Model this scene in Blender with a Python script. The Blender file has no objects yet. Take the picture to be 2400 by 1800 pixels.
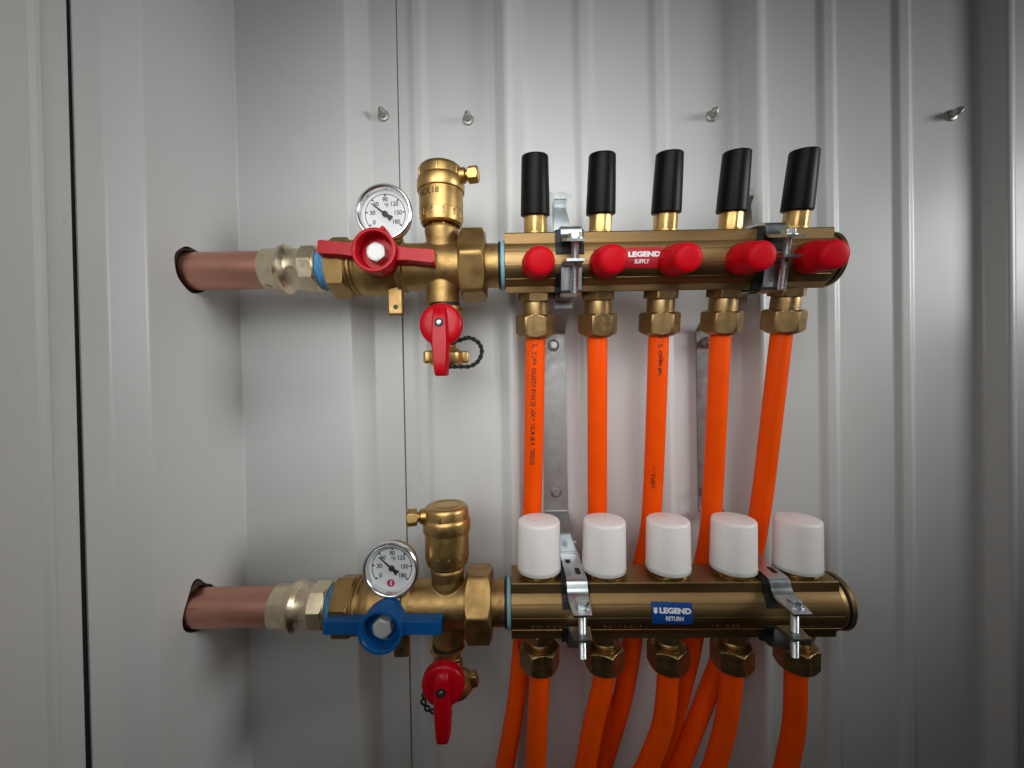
import bpy, bmesh, math, random
from mathutils import Vector, Matrix, noise

random.seed(7)
S = 0.001                      # everything below is written in millimetres
PI = math.pi
R = math.radians
scn = bpy.context.scene
COL = scn.collection

# ------------------------------------------------------------------ camera
FPX = 950.0                    # focal length in pixels of a 2400 px wide frame
cam_d = bpy.data.cameras.new('camera')
cam = bpy.data.objects.new('camera', cam_d)
COL.objects.link(cam)
cam_d.sensor_fit = 'HORIZONTAL'
cam_d.sensor_width = 36.0
cam_d.lens = 36.0 * FPX / 2400.0
cam_d.clip_start = 0.01
cam_d.clip_end = 50.0
PITCH, ROLL = R(-0.55), R(-1.05)
CAMM = Matrix.Rotation(R(90) + PITCH, 4, 'X') @ Matrix.Rotation(ROLL, 4, 'Z')
cam.matrix_world = CAMM
scn.camera = cam


def P(px, py, Y):
    """point (mm) at depth Y that the photograph shows at pixel (px, py)"""
    d = CAMM.to_3x3() @ Vector(((px - 1200) / FPX, (900 - py) / FPX, -1.0))
    return d * (Y / d.y)


# ------------------------------------------------------------------ light
world = bpy.data.worlds.new('World')
scn.world = world
world.use_nodes = True
wn, wl = world.node_tree.nodes, world.node_tree.links
wbg = wn['Background']
wtc = wn.new('ShaderNodeTexCoord')
wsep = wn.new('ShaderNodeSeparateXYZ')
wmr = wn.new('ShaderNodeMapRange')
wmr.inputs['From Min'].default_value = -1
wmr.inputs['From Max'].default_value = 1
wcr = wn.new('ShaderNodeValToRGB')
wl.new(wtc.outputs['Generated'], wsep.inputs[0])
wl.new(wsep.outputs['Z'], wmr.inputs['Value'])
wl.new(wmr.outputs[0], wcr.inputs[0])
wl.new(wcr.outputs[0], wbg.inputs['Color'])
e = wcr.color_ramp.elements
e[0].position, e[0].color = 0.0, (0.085, 0.062, 0.048, 1)
e[1].position, e[1].color = 1.0, (0.62, 0.66, 0.62, 1)
for p_, c_ in ((0.40, (0.07, 0.055, 0.046, 1)), (0.52, (0.14, 0.13, 0.12, 1)), (0.70, (0.36, 0.37, 0.35, 1))):
    n_ = e.new(p_)
    n_.color = c_
wbg.inputs['Strength'].default_value = 0.10


def area(name, loc, target, sx, sy, power, col):
    ld = bpy.data.lights.new(name, 'AREA')
    ld.shape = 'RECTANGLE'
    ld.size, ld.size_y = sx * S, sy * S
    ld.energy = power
    ld.color = col
    o = bpy.data.objects.new(name, ld)
    COL.objects.link(o)
    o.location = Vector(loc) * S
    o.rotation_euler = (Vector(target) - Vector(loc)).to_track_quat('-Z', 'Y').to_euler()
    return o


for n_, loc_, to_, spr_, pw_ in (
        ('ceiling_lamp', (60, -150, 330), (-20, 366, 70), 75, 0.205),
        ('front_fill', (0, -200, 160), (0, 366, 70), 55, 0.175),  # added fill near the camera, falls off outward like lens vignetting
        ('left_fill', (-250, -200, 200), (50, 366, 20), 72, 0.25),  # unseen fill added from the left to balance the wall brightness
        ('right_lamp', (1100, -60, 280), (90, 366, 60), 48, 0.50)):
    k_ = area(n_, loc_, to_, 320, 280, pw_, (0.985, 1.0, 0.985))
    k_.data.spread = R(spr_)  # narrow spreads dim the frame edges the way a lens would

scn.view_settings.view_transform = 'Standard'
scn.view_settings.look = 'None'
scn.view_settings.exposure = 0.0
scn.view_settings.gamma = 1.0
scn.view_settings.use_curve_mapping = False
scn.render.engine = 'CYCLES'
scn.cycles.max_bounces = 10


# ------------------------------------------------------------------ materials
def mat(name, col, metal=0.0, rough=0.4, var=0.0, col2=None, scale=60.0, bump=0.0, bscale=400.0, stretch=(1, 1, 1),
        rvar=0.0, coat=0.0, sss=0.0, trans=0.0, spots=None, ior=1.45, spec=.5):
    m = bpy.data.materials.new(name)
    m.use_nodes = True
    nt = m.node_tree
    b = nt.nodes['Principled BSDF']
    b.inputs['Metallic'].default_value = metal
    b.inputs['Roughness'].default_value = rough
    b.inputs['IOR'].default_value = ior
    b.inputs['Specular IOR Level'].default_value = spec
    b.inputs['Base Color'].default_value = (*col, 1)
    if coat:
        b.inputs['Coat Weight'].default_value = coat
        b.inputs['Coat Roughness'].default_value = 0.15
    if sss:
        b.inputs['Subsurface Weight'].default_value = sss
        b.inputs['Subsurface Radius'].default_value = (1.0, 0.8, 0.7)
        b.inputs['Subsurface Scale'].default_value = 0.002
    if trans:
        b.inputs['Transmission Weight'].default_value = trans
    tc = nt.nodes.new('ShaderNodeTexCoord')
    mp = nt.nodes.new('ShaderNodeMapping')
    mp.inputs['Scale'].default_value = stretch
    nt.links.new(tc.outputs['Object'], mp.inputs['Vector'])
    if var or col2:
        n = nt.nodes.new('ShaderNodeTexNoise')
        n.inputs['Scale'].default_value = scale
        n.inputs['Detail'].default_value = 6
        n.inputs['Roughness'].default_value = 0.6
        nt.links.new(mp.outputs[0], n.inputs['Vector'])
        r = nt.nodes.new('ShaderNodeValToRGB')
        c2 = col2 or tuple(max(0, c * (1 - var)) for c in col)
        r.color_ramp.elements[0].position = 0.32
        r.color_ramp.elements[0].color = (*c2, 1)
        r.color_ramp.elements[1].position = 0.66
        r.color_ramp.elements[1].color = (*col, 1)
        nt.links.new(n.outputs['Fac'], r.inputs[0])
        src = r.outputs[0]
        if spots:
            n2 = nt.nodes.new('ShaderNodeTexNoise')
            n2.inputs['Scale'].default_value = spots[1]
            n2.inputs['Detail'].default_value = 3
            nt.links.new(mp.outputs[0], n2.inputs['Vector'])
            r2 = nt.nodes.new('ShaderNodeValToRGB')
            r2.color_ramp.elements[0].position = spots[2]
            r2.color_ramp.elements[0].color = (0, 0, 0, 1)
            r2.color_ramp.elements[1].position = spots[2] + 0.06
            r2.color_ramp.elements[1].color = (1, 1, 1, 1)
            nt.links.new(n2.outputs['Fac'], r2.inputs[0])
            mx = nt.nodes.new('ShaderNodeMix')
            mx.data_type = 'RGBA'
            nt.links.new(r2.outputs[0], mx.inputs['Factor'])
            nt.links.new(src, mx.inputs['A'])
            mx.inputs['B'].default_value = (*spots[0], 1)
            src = mx.outputs['Result']
        nt.links.new(src, b.inputs['Base Color'])
    if rvar:
        n = nt.nodes.new('ShaderNodeTexNoise')
        n.inputs['Scale'].default_value = scale * 1.7
        n.inputs['Detail'].default_value = 5
        nt.links.new(mp.outputs[0], n.inputs['Vector'])
        mr = nt.nodes.new('ShaderNodeMapRange')
        mr.inputs['From Min'].default_value = 0.3
        mr.inputs['From Max'].default_value = 0.7
        mr.inputs['To Min'].default_value = max(0.03, rough - rvar)
        mr.inputs['To Max'].default_value = rough + rvar
        nt.links.new(n.outputs['Fac'], mr.inputs['Value'])
        nt.links.new(mr.outputs[0], b.inputs['Roughness'])
    if bump:
        n = nt.nodes.new('ShaderNodeTexNoise')
        n.inputs['Scale'].default_value = bscale
        n.inputs['Detail'].default_value = 4
        nt.links.new(mp.outputs[0], n.inputs['Vector'])
        bp = nt.nodes.new('ShaderNodeBump')
        bp.inputs['Strength'].default_value = bump
        bp.inputs['Distance'].default_value = 0.0006
        nt.links.new(n.outputs['Fac'], bp.inputs['Height'])
        nt.links.new(bp.outputs[0], b.inputs['Normal'])
    return m


M = {}
M['wall'] = mat('painted_steel_sheet', (0.665, 0.675, 0.67), 0, 0.34, col2=(0.645, 0.655, 0.645), scale=9, stretch=(1, 1, .6),
                bump=0.03, bscale=45, rvar=0.06, spots=((0.615, 0.612, 0.60), 70, .70))
M['core'] = mat('dark_backing_block', (0.03, 0.026, 0.022), 0, 0.9, var=.5, scale=120)
M['black_gap'] = mat('black_gap_backing', (0.012, 0.012, 0.014), 0, 0.7, var=.3, scale=200)
M['bar'] = mat('dull_bronze_bar', (0.34, 0.22, 0.098), 1, 0.47, col2=(0.245, 0.155, 0.066), scale=42, stretch=(.12, 1, 1), bump=.12,
               bscale=700, rvar=.08, spots=((0.21, 0.135, 0.065), 90, .68))
M['nut'] = mat('brushed_brass_nut', (0.43, 0.285, 0.13), 1, 0.42, col2=(0.34, 0.22, 0.095), scale=120, bump=.10, bscale=900, rvar=.08,
               spots=((0.22, 0.13, 0.06), 130, .70))
M['gold'] = mat('yellow_brass', (0.60, 0.39, 0.148), 1, 0.40, col2=(0.50, 0.315, 0.115), scale=110, bump=.03, bscale=900, rvar=.05,
                spots=((0.38, 0.23, 0.10), 150, .74))
M['cast'] = mat('cast_brass', (0.44, 0.282, 0.112), 1, 0.49, col2=(0.34, 0.215, 0.08), scale=80, bump=.22, bscale=1100, rvar=.08,
                spots=((0.27, 0.16, 0.07), 110, .68))
M['pale'] = mat('pale_press_brass', (0.86, 0.74, 0.53), 1, 0.34, col2=(0.72, 0.60, 0.41), scale=90, bump=.08, bscale=600, rvar=.10,
                spots=((0.42, 0.30, 0.17), 100, .67))
M['copper'] = mat('copper_tube', (0.72, 0.365, 0.275), 1, 0.38, col2=(0.54, 0.26, 0.19), scale=36, stretch=(.3, 1, 1), bump=.05,
                  bscale=500, rvar=.10, spots=((0.40, 0.19, 0.13), 60, .66))
M['zinc'] = mat('zinc_plated_steel', (0.62, 0.65, 0.67), 1, 0.34, col2=(0.53, 0.56, 0.58), scale=70, bump=.03, bscale=700, rvar=.05)
M['galv'] = mat('galvanised_strap', (0.40, 0.41, 0.41), 1, 0.5, col2=(0.34, 0.35, 0.35), scale=70, bump=.06, bscale=600, rvar=.08)
M['chrome'] = mat('chrome_ring', (0.86, 0.86, 0.85), 1, 0.24, var=.02, scale=80)
M['red'] = mat('red_plastic', (0.46, 0.002, 0.009), 0, 0.30, col2=(0.42, 0.002, 0.008), scale=140, bump=.04, bscale=900, rvar=.06, spec=.26)
M['redcap'] = mat('matt_red_plastic', (0.56, 0.002, 0.010), 0, 0.5, col2=(0.50, 0.002, 0.008), scale=110, bump=.05, bscale=1400, spec=.14)
M['blue'] = mat('blue_plastic', (0.004, 0.085, 0.27), 0, 0.38, col2=(0.004, 0.072, 0.235), scale=140, bump=.05, bscale=900, rvar=.06, spec=.3)
M['black'] = mat('black_plastic', (0.0035, 0.0035, 0.0035), 0, 0.42, var=.2, scale=130, bump=.01, bscale=500, spec=.16)
M['rubber'] = mat('black_rubber', (0.010, 0.010, 0.010), 0, 0.55, var=.3, scale=160)
M['white'] = mat('white_plastic', (0.87, 0.835, 0.81), 0, 0.38, var=.03, scale=70, bump=.03, bscale=900, sss=.35)
M['milky'] = mat('milky_plastic_rim', (0.80, 0.78, 0.76), 0, 0.30, var=.03, scale=70, sss=.5, trans=.25)
M['offwhite'] = mat('grey_white_plastic', (0.66, 0.66, 0.65), 0, 0.42, var=.06, scale=120)
M['pex'] = mat('orange_tubing', (0.93, 0.095, 0.001), 0, 0.40, col2=(0.88, 0.080, 0.001), scale=60, bump=.02, bscale=700, rvar=.05, spec=.16, sss=.35)
M['tape'] = mat('blue_thread_tape', (0.09, 0.34, 0.66), 0, 0.5, col2=(0.04, 0.20, 0.47), scale=300, stretch=(3, .6, .6), bump=.5, bscale=700)
M['bluering'] = mat('pale_blue_ring', (0.24, 0.47, 0.56), 0, 0.45, var=.2, scale=150)
M['dial'] = mat('white_dial', (0.68, 0.69, 0.70), 0, 0.5, var=.03, scale=90)
M['ink'] = mat('black_ink', (0.025, 0.025, 0.027), 0, 0.5, var=.2, scale=90)
M['darkink'] = mat('dark_print', (0.05, 0.006, 0.003), 0, 0.5, var=.4, scale=500)
M['etch'] = mat('etched_letters', (0.075, 0.045, 0.02), .6, 0.6, var=.3, scale=200)
M['lblred'] = mat('red_label', (0.40, 0.004, 0.014), 0, 0.4, var=.06, scale=90)
M['lblblue'] = mat('blue_label', (0.006, 0.055, 0.26), 0, 0.35, var=.06, scale=90)
M['lblwhite'] = mat('white_lettering', (0.80, 0.80, 0.80), 0, 0.45, var=.05, scale=90)
M['dotred'] = mat('dial_red_dot', (0.45, 0.008, 0.05), 0, 0.45, var=.06, scale=90)
M['sealant'] = mat('dark_sealant', (0.085, 0.055, 0.036), 0, 0.8, var=.6, scale=140, bump=.8, bscale=400)
M['bolt'] = mat('grey_cast_bolt', (0.60, 0.60, 0.585), 0.35, 0.45, var=.12, scale=150, bump=.1, bscale=700)
m = bpy.data.materials.new('dial_glass')
m.use_nodes = True
b_ = m.node_tree.nodes['Principled BSDF']
b_.inputs['Transmission Weight'].default_value = 1.0
b_.inputs['Roughness'].default_value = 0.03
b_.inputs['IOR'].default_value = 1.12
b_.inputs['Base Color'].default_value = (.97, .98, .98, 1)
M['glass'] = m


# ------------------------------------------------------------------ mesh helpers
def V(*a):
    return Vector(a)


def lathe(bm, prof, axis='z', o=(0, 0, 0), seg=64, cap=True, fn=None):
    """surface of revolution; prof rows (t, r); fn(theta, t, r) may change the radius"""
    rings = []
    o = Vector(o)
    for t, r in prof:
        ring = []
        for i in range(seg):
            a = 2 * PI * i / seg
            rr = fn(a, t, r) if fn else r
            c, s = rr * math.cos(a), rr * math.sin(a)
            if axis == 'x':
                v = V(t, c, s)
            elif axis == 'y':
                v = V(s, t, c)
            else:
                v = V(c, s, t)
            ring.append(bm.verts.new(v + o))
        rings.append(ring)
    for a, b in zip(rings[:-1], rings[1:]):
        for i in range(seg):
            j = (i + 1) % seg
            bm.faces.new((a[i], a[j], b[j], b[i]))
    if cap:
        bm.faces.new(list(reversed(rings[0])))
        bm.faces.new(rings[-1])
    return rings


def hexfn(ap, rot=0.0, n=6):
    st = 2 * PI / n

    def f(a, t, r):
        k = ((a - rot + st / 2) % st) - st / 2
        return min(ap / math.cos(k), r)
    return f


def hexnut(bm, t0, t1, ap, axis='z', o=(0, 0, 0), rot=0.0, ch=1.6, n=6, lo=True, hi=True):
    """chamfered nut; flats at distance ap"""
    big = ap / math.cos(PI / n)
    prof = []
    if lo:
        prof += [(t0, ap * .90), (t0 + .05, ap * .985)]
        for k in range(1, 7):
            prof.append((t0 + ch * k / 6, ap * .985 + (big - ap * .985) * k / 6))
    else:
        prof += [(t0, big)]
    if hi:
        for k in range(0, 6):
            prof.append((t1 - ch * (1 - k / 6), big - (big - ap * .985) * k / 6))
        prof += [(t1 - .05, ap * .985), (t1, ap * .90)]
    else:
        prof += [(t1, big)]
    lathe(bm, prof, axis, o, 96, True, hexfn(ap, rot, n))


def box(bm, c, s, bev=0.0, mtx=None):
    r = bmesh.ops.create_cube(bm, size=1.0)
    vs = r['verts']
    for v in vs:
        v.co = Vector((v.co.x * s[0], v.co.y * s[1], v.co.z * s[2]))
    if bev:
        es = list({ed for v in vs for ed in v.link_edges})
        rr = bmesh.ops.bevel(bm, geom=es, offset=bev, segments=3, profile=.5, affect='EDGES')
        vs = list({v for f in rr['faces'] for v in f.verts} | {v for v in vs if v.is_valid})
    for v in vs:
        if mtx:
            v.co = mtx @ v.co
        v.co += Vector(c)
    return vs


def catmull(pts, n=10):
    P_ = [Vector(p) for p in pts]
    P_ = [2 * P_[0] - P_[1]] + P_ + [2 * P_[-1] - P_[-2]]
    out = []
    for i in range(1, len(P_) - 2):
        p0, p1, p2, p3 = P_[i - 1:i + 3]
        for k in range(n):
            t = k / n
            out.append(.5 * ((2 * p1) + (p2 - p0) * t + (2 * p0 - 5 * p1 + 4 * p2 - p3) * t * t
                             + (3 * p1 - p0 - 3 * p2 + p3) * t ** 3))
    out.append(P_[-2].copy())
    return out


def frames(pts, up=V(0, -1, 0)):
    fr = []
    for i, p in enumerate(pts):
        t = (pts[min(i + 1, len(pts) - 1)] - pts[max(i - 1, 0)]).normalized()
        n = (up - t * up.dot(t)).normalized()
        fr.append((p, t, n, t.cross(n)))
    return fr


def tube(bm, pts, r, seg=24, cap=True, up=V(0, -1, 0), rf=None):
    rings = []
    for k, (p, t, n, b) in enumerate(frames(pts, up)):
        rr = rf(k) if rf else r
        rings.append([bm.verts.new(p + (n * math.cos(2 * PI * i / seg) + b * math.sin(2 * PI * i / seg)) * rr) for i in range(seg)])
    for a, b in zip(rings[:-1], rings[1:]):
        for i in range(seg):
            j = (i + 1) % seg
            bm.faces.new((a[i], a[j], b[j], b[i]))
    if cap:
        bm.faces.new(list(reversed(rings[0])))
        bm.faces.new(rings[-1])


def fillet2(path, r, n=5):
    """round the corners of a 2-D polyline"""
    out = [Vector(path[0])]
    for a, b, c in zip(path[:-2], path[1:-1], path[2:]):
        a, b, c = Vector(a), Vector(b), Vector(c)
        d1, d2 = (a - b), (c - b)
        q = min(r, d1.length * .45, d2.length * .45)
        p1, p2 = b + d1.normalized() * q, b + d2.normalized() * q
        for k in range(n + 1):
            t = k / n
            out.append(p1 * (1 - t) ** 2 + b * 2 * t * (1 - t) + p2 * t * t)
    out.append(Vector(path[-1]))
    return out


def strip(bm, path, w, t, xoff=None, r=2.0, wf=None, holes=()):
    """bent flat bar: path in (y, z), width w along x, thickness t"""
    pts = fillet2(path, r)
    L = [0]
    for a, b in zip(pts[:-1], pts[1:]):
        L.append(L[-1] + (b - a).length)
    rings = []
    for i, p in enumerate(pts):
        d = (pts[min(i + 1, len(pts) - 1)] - pts[max(i - 1, 0)]).normalized()
        n = Vector((-d.y, d.x))
        x0 = xoff(p.y) if xoff else 0
        ww = wf(L[i] / L[-1]) * w if wf else w
        a, b = p + n * t / 2, p - n * t / 2
        h = ww / 2
        rings.append([bm.verts.new((x0 - h, a.x, a.y)), bm.verts.new((x0 + h, a.x, a.y)),
                      bm.verts.new((x0 + h, b.x, b.y)), bm.verts.new((x0 - h, b.x, b.y))])
    for a, b in zip(rings[:-1], rings[1:]):
        for i in range(4):
            j = (i + 1) % 4
            bm.faces.new((a[i], a[j], b[j], b[i]))
    bm.faces.new(list(reversed(rings[0])))
    bm.faces.new(rings[-1])


def sheet(bm, pts, z0, z1, t, side=1):
    """folded sheet: open polyline in (x, y) given thickness t to one side, standing z0..z1"""
    pts = [Vector(p) for p in pts]
    off = []
    for i, p in enumerate(pts):
        ns = []
        if i > 0:
            d = (p - pts[i - 1]).normalized()
            ns.append(Vector((-d.y, d.x)))
        if i < len(pts) - 1:
            d = (pts[i + 1] - p).normalized()
            ns.append(Vector((-d.y, d.x)))
        n = sum(ns, Vector((0, 0))).normalized()
        k = max(.4, n.dot(ns[0]))
        off.append(p + n * (t / k) * side)
    loop = pts + off[::-1]
    lo = [bm.verts.new((p.x, p.y, z0)) for p in loop]
    hi = [bm.verts.new((p.x, p.y, z1)) for p in loop]
    n = len(loop)
    for i in range(n):
        j = (i + 1) % n
        bm.faces.new((lo[i], lo[j], hi[j], hi[i]))
    m_ = len(pts)
    for i in range(m_ - 1):
        for rr in (lo, hi):
            bm.faces.new((rr[i], rr[i + 1], rr[n - 2 - i], rr[n - 1 - i]))


def prism(bm, loop, x0, x1, ends=True):
    """extrude a closed (y, z) loop along x"""
    a = [bm.verts.new((x0, p[0], p[1])) for p in loop]
    b = [bm.verts.new((x1, p[0], p[1])) for p in loop]
    n = len(loop)
    for i in range(n):
        j = (i + 1) % n
        bm.faces.new((a[i], a[j], b[j], b[i]))
    if ends:
        bm.faces.new(list(reversed(a)))
        bm.faces.new(b)


def mesh(name, bm, m, ang=32, smooth=True):
    bmesh.ops.recalc_face_normals(bm, faces=bm.faces)
    for v in bm.verts:
        v.co *= S
    me = bpy.data.meshes.new(name)
    bm.to_mesh(me)
    bm.free()
    me.materials.append(m)
    if smooth:
        me.polygons.foreach_set('use_smooth', [True] * len(me.polygons))
        me.set_sharp_from_angle(angle=R(ang))
    return me


def part(name, src, m=None, parent=None, loc=(0, 0, 0), rot=None, ang=32, label=None):
    """one mesh object; src is a bmesh or a shared mesh"""
    me = mesh(name, src, m, ang) if isinstance(src, bmesh.types.BMesh) else src
    o = bpy.data.objects.new(name, me)
    COL.objects.link(o)
    o.parent = parent
    o.location = Vector(loc) * S
    if rot:
        o.rotation_euler = rot
    if label:
        o['label'] = label
    return o


def thing(name, label, cat, loc=(0, 0, 0), rot=(0, 0, 0), group=None):
    o = bpy.data.objects.new(name, None)
    o.empty_display_size = .01
    COL.objects.link(o)
    o.location = Vector(loc) * S
    o.rotation_euler = rot
    tag(o, label, cat, group)
    return o


def tag(o, label, cat, group=None):
    o['label'] = label
    o['category'] = cat
    if group:
        o['group'] = group
    return o


def bake(me, mods):
    """run modifiers on a mesh and give back the result"""
    o = bpy.data.objects.new('tmp', me)
    COL.objects.link(o)
    for typ, kw in mods:
        md = o.modifiers.new(typ, typ)
        for k, v in kw.items():
            setattr(md, k, v)
    dg = bpy.context.evaluated_depsgraph_get()
    dg.update()
    r = bpy.data.meshes.new_from_object(o.evaluated_get(dg))
    bpy.data.objects.remove(o)
    r.name = me.name
    return r


def cast(name, bm, m, vox=.55, it=6):
    """melt overlapping solids into one casting with soft fillets"""
    me = mesh(name, bm, m, smooth=False)
    me = bake(me, [('REMESH', dict(mode='VOXEL', voxel_size=vox * S, use_smooth_shade=True)),
                   ('SMOOTH', dict(factor=.5, iterations=it))])
    me.polygons.foreach_set('use_smooth', [True] * len(me.polygons))
    if not me.materials:
        me.materials.append(m)
    return me


def text_bm(s, size, ext=0.05, bold=0.0, align='CENTER', shear=0.0, sx=1.0):
    """flat lettering in the (u, v) plane, w = thickness, in mm"""
    cu = bpy.data.curves.new('txt', 'FONT')
    cu.body = s
    cu.size = size
    cu.extrude = ext
    cu.offset = bold
    cu.align_x = align
    cu.align_y = 'CENTER'
    cu.shear = shear
    cu.resolution_u = 4
    o = bpy.data.objects.new('txt', cu)
    COL.objects.link(o)
    dg = bpy.context.evaluated_depsgraph_get()
    dg.update()
    me = bpy.data.meshes.new_from_object(o.evaluated_get(dg))
    bpy.data.objects.remove(o)
    bm = bmesh.new()
    bm.from_mesh(me)
    for v in bm.verts:
        v.co.x *= sx
    return bm


def remap(bm, f):
    for v in bm.verts:
        v.co = f(v.co.x, v.co.y, v.co.z)
    return bm


def NB():
    return bmesh.new()


# ================================================================== SETTING: walls
YP = 386.0        # flat pan of the back wall
ZT, ZB = 1100.0, -1100.0
prof = [(-142, YP), (-103.2, YP), (-103.1, YP + 5), (-102.4, YP + 5), (-102.3, YP), (-92, YP), (-87.5, YP - 2.4), (-80, YP - 2.6), (-75.5, YP)]
for k in range(0, 5):
    x0 = 1.0 + 229.0 * k
    prof += [(x0 - 17, YP), (x0 - 12, YP - 1.2), (x0 - 3.4, YP - 15.0), (x0 + .4, YP - 15.8), (x0 + 4.4, YP - 14.6), (x0 + 14.5, YP - 1), (x0 + 17, YP)]
    for c in (73.5, 144.5):
        prof += [(x0 + c - 10, YP), (x0 + c - 5.5, YP - 2.9), (x0 + c + 3.5, YP - 3.3), (x0 + c + 8, YP)]
prof.append((1250, YP))


def soft(pts, r=1.8, n=5):
    # round every fold and keep the flats flat with a support line beside each fold
    out = [Vector(pts[0])]
    for a, b, c in zip(pts[:-2], pts[1:-1], pts[2:]):
        a, b, c = Vector(a), Vector(b), Vector(c)
        d1, d2 = a - b, c - b
        q1, q2 = min(r, d1.length * .45), min(r, d2.length * .45)
        if d1.length > 3 * r:
            out.append(b + d1.normalized() * q1 * 1.25)
        p1, p2 = b + d1.normalized() * q1, b + d2.normalized() * q2
        for k in range(n + 1):
            t = k / n
            out.append(p1 * (1 - t) ** 2 + b * 2 * t * (1 - t) + p2 * t * t)
        if d2.length > 3 * r:
            out.append(b + d2.normalized() * q2 * 1.25)
    out.append(Vector(pts[-1]))
    return out


bm = NB()
sheet(bm, prof[:5], ZB, ZT, 1.0, 1)
sheet(bm, soft(prof[4:]), ZB, ZT, 1.0, 1)
bmesh.ops.remove_doubles(bm, verts=bm.verts, dist=.001)
o = part('back_wall', bm, M['wall'], ang=50)
o['kind'] = 'structure'

bm = NB()
box(bm, (450, 420, 0), (1700, 50, 2200))  # added slabs behind the sheets: stop light leaks, keep the openings dark
box(bm, (-330, 240, 0), (130, 420, 2200))
o = part('dark_backing', bm, M['core'])
o['kind'] = 'structure'

# side wall panel left of the black gap
bm = NB()
sheet(bm, [(-254, 20), (-254, 208), (-254, 217), (-252.2, 219), (-251.8, 221), (-254, 223.5), (-254.5, 236.6)], ZB, ZT, 1.0, 1)
for v in bm.verts:
    if v.co.y > 230:
        v.co.y += v.co.z / 380 * 1.0
o = part('side_wall', bm, M['wall'], ang=18)
o['kind'] = 'structure'

# corner trim with two holes for the copper pipes
XC, YC = -243.5, 366.0
tr = [(-103.3, YP - 1.4), (-128, YP - 1.4), (-130, YP - 2.2), (-142.5, YC + .6), (-144.5, YC), (XC + 4, YC), (XC + 1, YC - 1.0), (XC, YC - 4), (XC, 275), (XC - .8, 272.5),
      (XC - 11, 259), (XC - 12.5, 257.5), (XC - 12.5, 241.4)]
ZS, ZR = 88.5, -170.5          # heights of the two manifolds
bm = NB()
sheet(bm, soft([tr[0], (-129, YP - 1.4), (-144, YC), (XC, YC), (XC, 273.5), (XC - 12.5, 258), (XC - 12.5, 241.4)], 1.4, 4), ZB, ZT, 1.0, -1)
me = mesh('corner_trim', bm, M['wall'], smooth=False)
cut = NB()
lathe(cut, [(-262, 17.3), (-225, 17.3)], 'x', (0, 312.5, ZS + .5), 48, True, lambda a, t, r: r + .5 * math.sin(3 * a) + .3 * math.sin(7 * a + 1))
lathe(cut, [(-262, 17.0), (-225, 17.0)], 'x', (0, 311, ZR - .5), 48, True,
      lambda a, t, r: r + .5 * math.sin(4 * a) + 7 * math.exp(-((a - 1.75) / .34) ** 2))
cme = mesh('cut', cut, M['wall'], smooth=False)
co = bpy.data.objects.new('cut', cme)
COL.objects.link(co)
me = bake(me, [('BOOLEAN', dict(operation='DIFFERENCE', object=co, solver='EXACT'))])
bpy.data.objects.remove(co)
me.polygons.foreach_set('use_smooth', [True] * len(me.polygons))
me.set_sharp_from_angle(angle=R(50))
o = part('corner_trim', me)
tag(o, 'pale grey folded metal trim lining the inside corner, pierced by two copper pipes', 'metal trim')

bm = NB()
a = [(-259.5, 233), (-252.9, 237.1), (-252.9, 240.4), (-259.5, 247)]
sheet(bm, [(-258.5, 232), (-258.5, 249)], ZB, ZT, 1.0, -1)  # black strip set behind the gap so it reads as deep shade
o = part('gap_backing', bm, M['black_gap'])
tag(o, 'black backing strip standing for the shade in the narrow gap at far left of the wall', 'backing strip')

# screws standing out of the wall
def screw_mesh():
    bm = NB()
    lathe(bm, [(0, 5.4), (-.6, 5.4), (-1.6, 4.9), (-2.2, 3.4)], 'y', seg=40)
    lathe(bm, [(-1.4, 3.5), (-7.5, 3.4), (-8.3, 2.6), (-8.6, 2.4)], 'y', seg=48, fn=hexfn(3.0, .3))
    lathe(bm, [(-8.2, 2.3), (-8.8, 2.6), (-9.2, 2.0), (-9.9, 2.2), (-10.3, 1.5), (-11, 1.6), (-11.5, .9), (-12.6, .3)], 'y', seg=24)
    return mesh('wall_screw', bm, M['zincdull'])


M['zincdull'] = mat('dull_zinc_screw', (0.50, 0.50, 0.48), .7, 0.42, var=.25, scale=200)
me = screw_mesh()
wl_ = ['wall screw left of the thin seam, above the red handled valve and its dial', 'wall screw above the upper brass air vent, just right of the seam',
       'wall screw above the black knobs at the middle of the upper row', 'wall screw nearest the right edge of the picture, casting a smudged shadow']
for (px, py, Y), lb in zip(((899, 272, YP - 1.4), (1097, 281, YP), (1667, 273, YP), (2228, 271, YP)), wl_):
    p = P(px, py, Y)
    o = part('wall_screw', me, loc=p, rot=(R(random.uniform(-4, 4)), random.uniform(0, 1), R(random.uniform(-3, 3))))
    tag(o, lb, 'screw', 'screws in the upper wall')


# ================================================================== MANIFOLDS
PORTS = [19.8 + 49.3 * k for k in range(5)]
PORTS_R = [17.9 + 49.5 * k for k in range(5)]
AX_S = V(0, 314, ZS)
AX_R = V(0, 310, ZR)
ROT_S = (R(12), 0, 0)
ROT_R = (R(1.0), R(0.72), 0)


def bar_loop():
    Rr, hw, zt, lw, zb = 20.5, 14.6, 22.0, 12.5, -21.0
    lp = []
    a0 = math.asin(hw / Rr)
    a1 = PI - math.asin(lw / Rr)
    for (x, z) in ((-hw + .7, zt), (-hw, zt - .7)):
        lp.append((x, z))
    lp.append((-hw, Rr * math.cos(a0) + .4))
    for k in range(0, 15):
        a = a0 + (a1 - a0) * k / 14
        rr = Rr
        lp.append((-rr * math.sin(a) - (.25 if k else 0), rr * math.cos(a)))
    lp.append((-lw, zb + .6))
    lp.append((-lw + .6, zb))
    return lp + [(-p[0], p[1]) for p in lp[::-1]]


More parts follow.
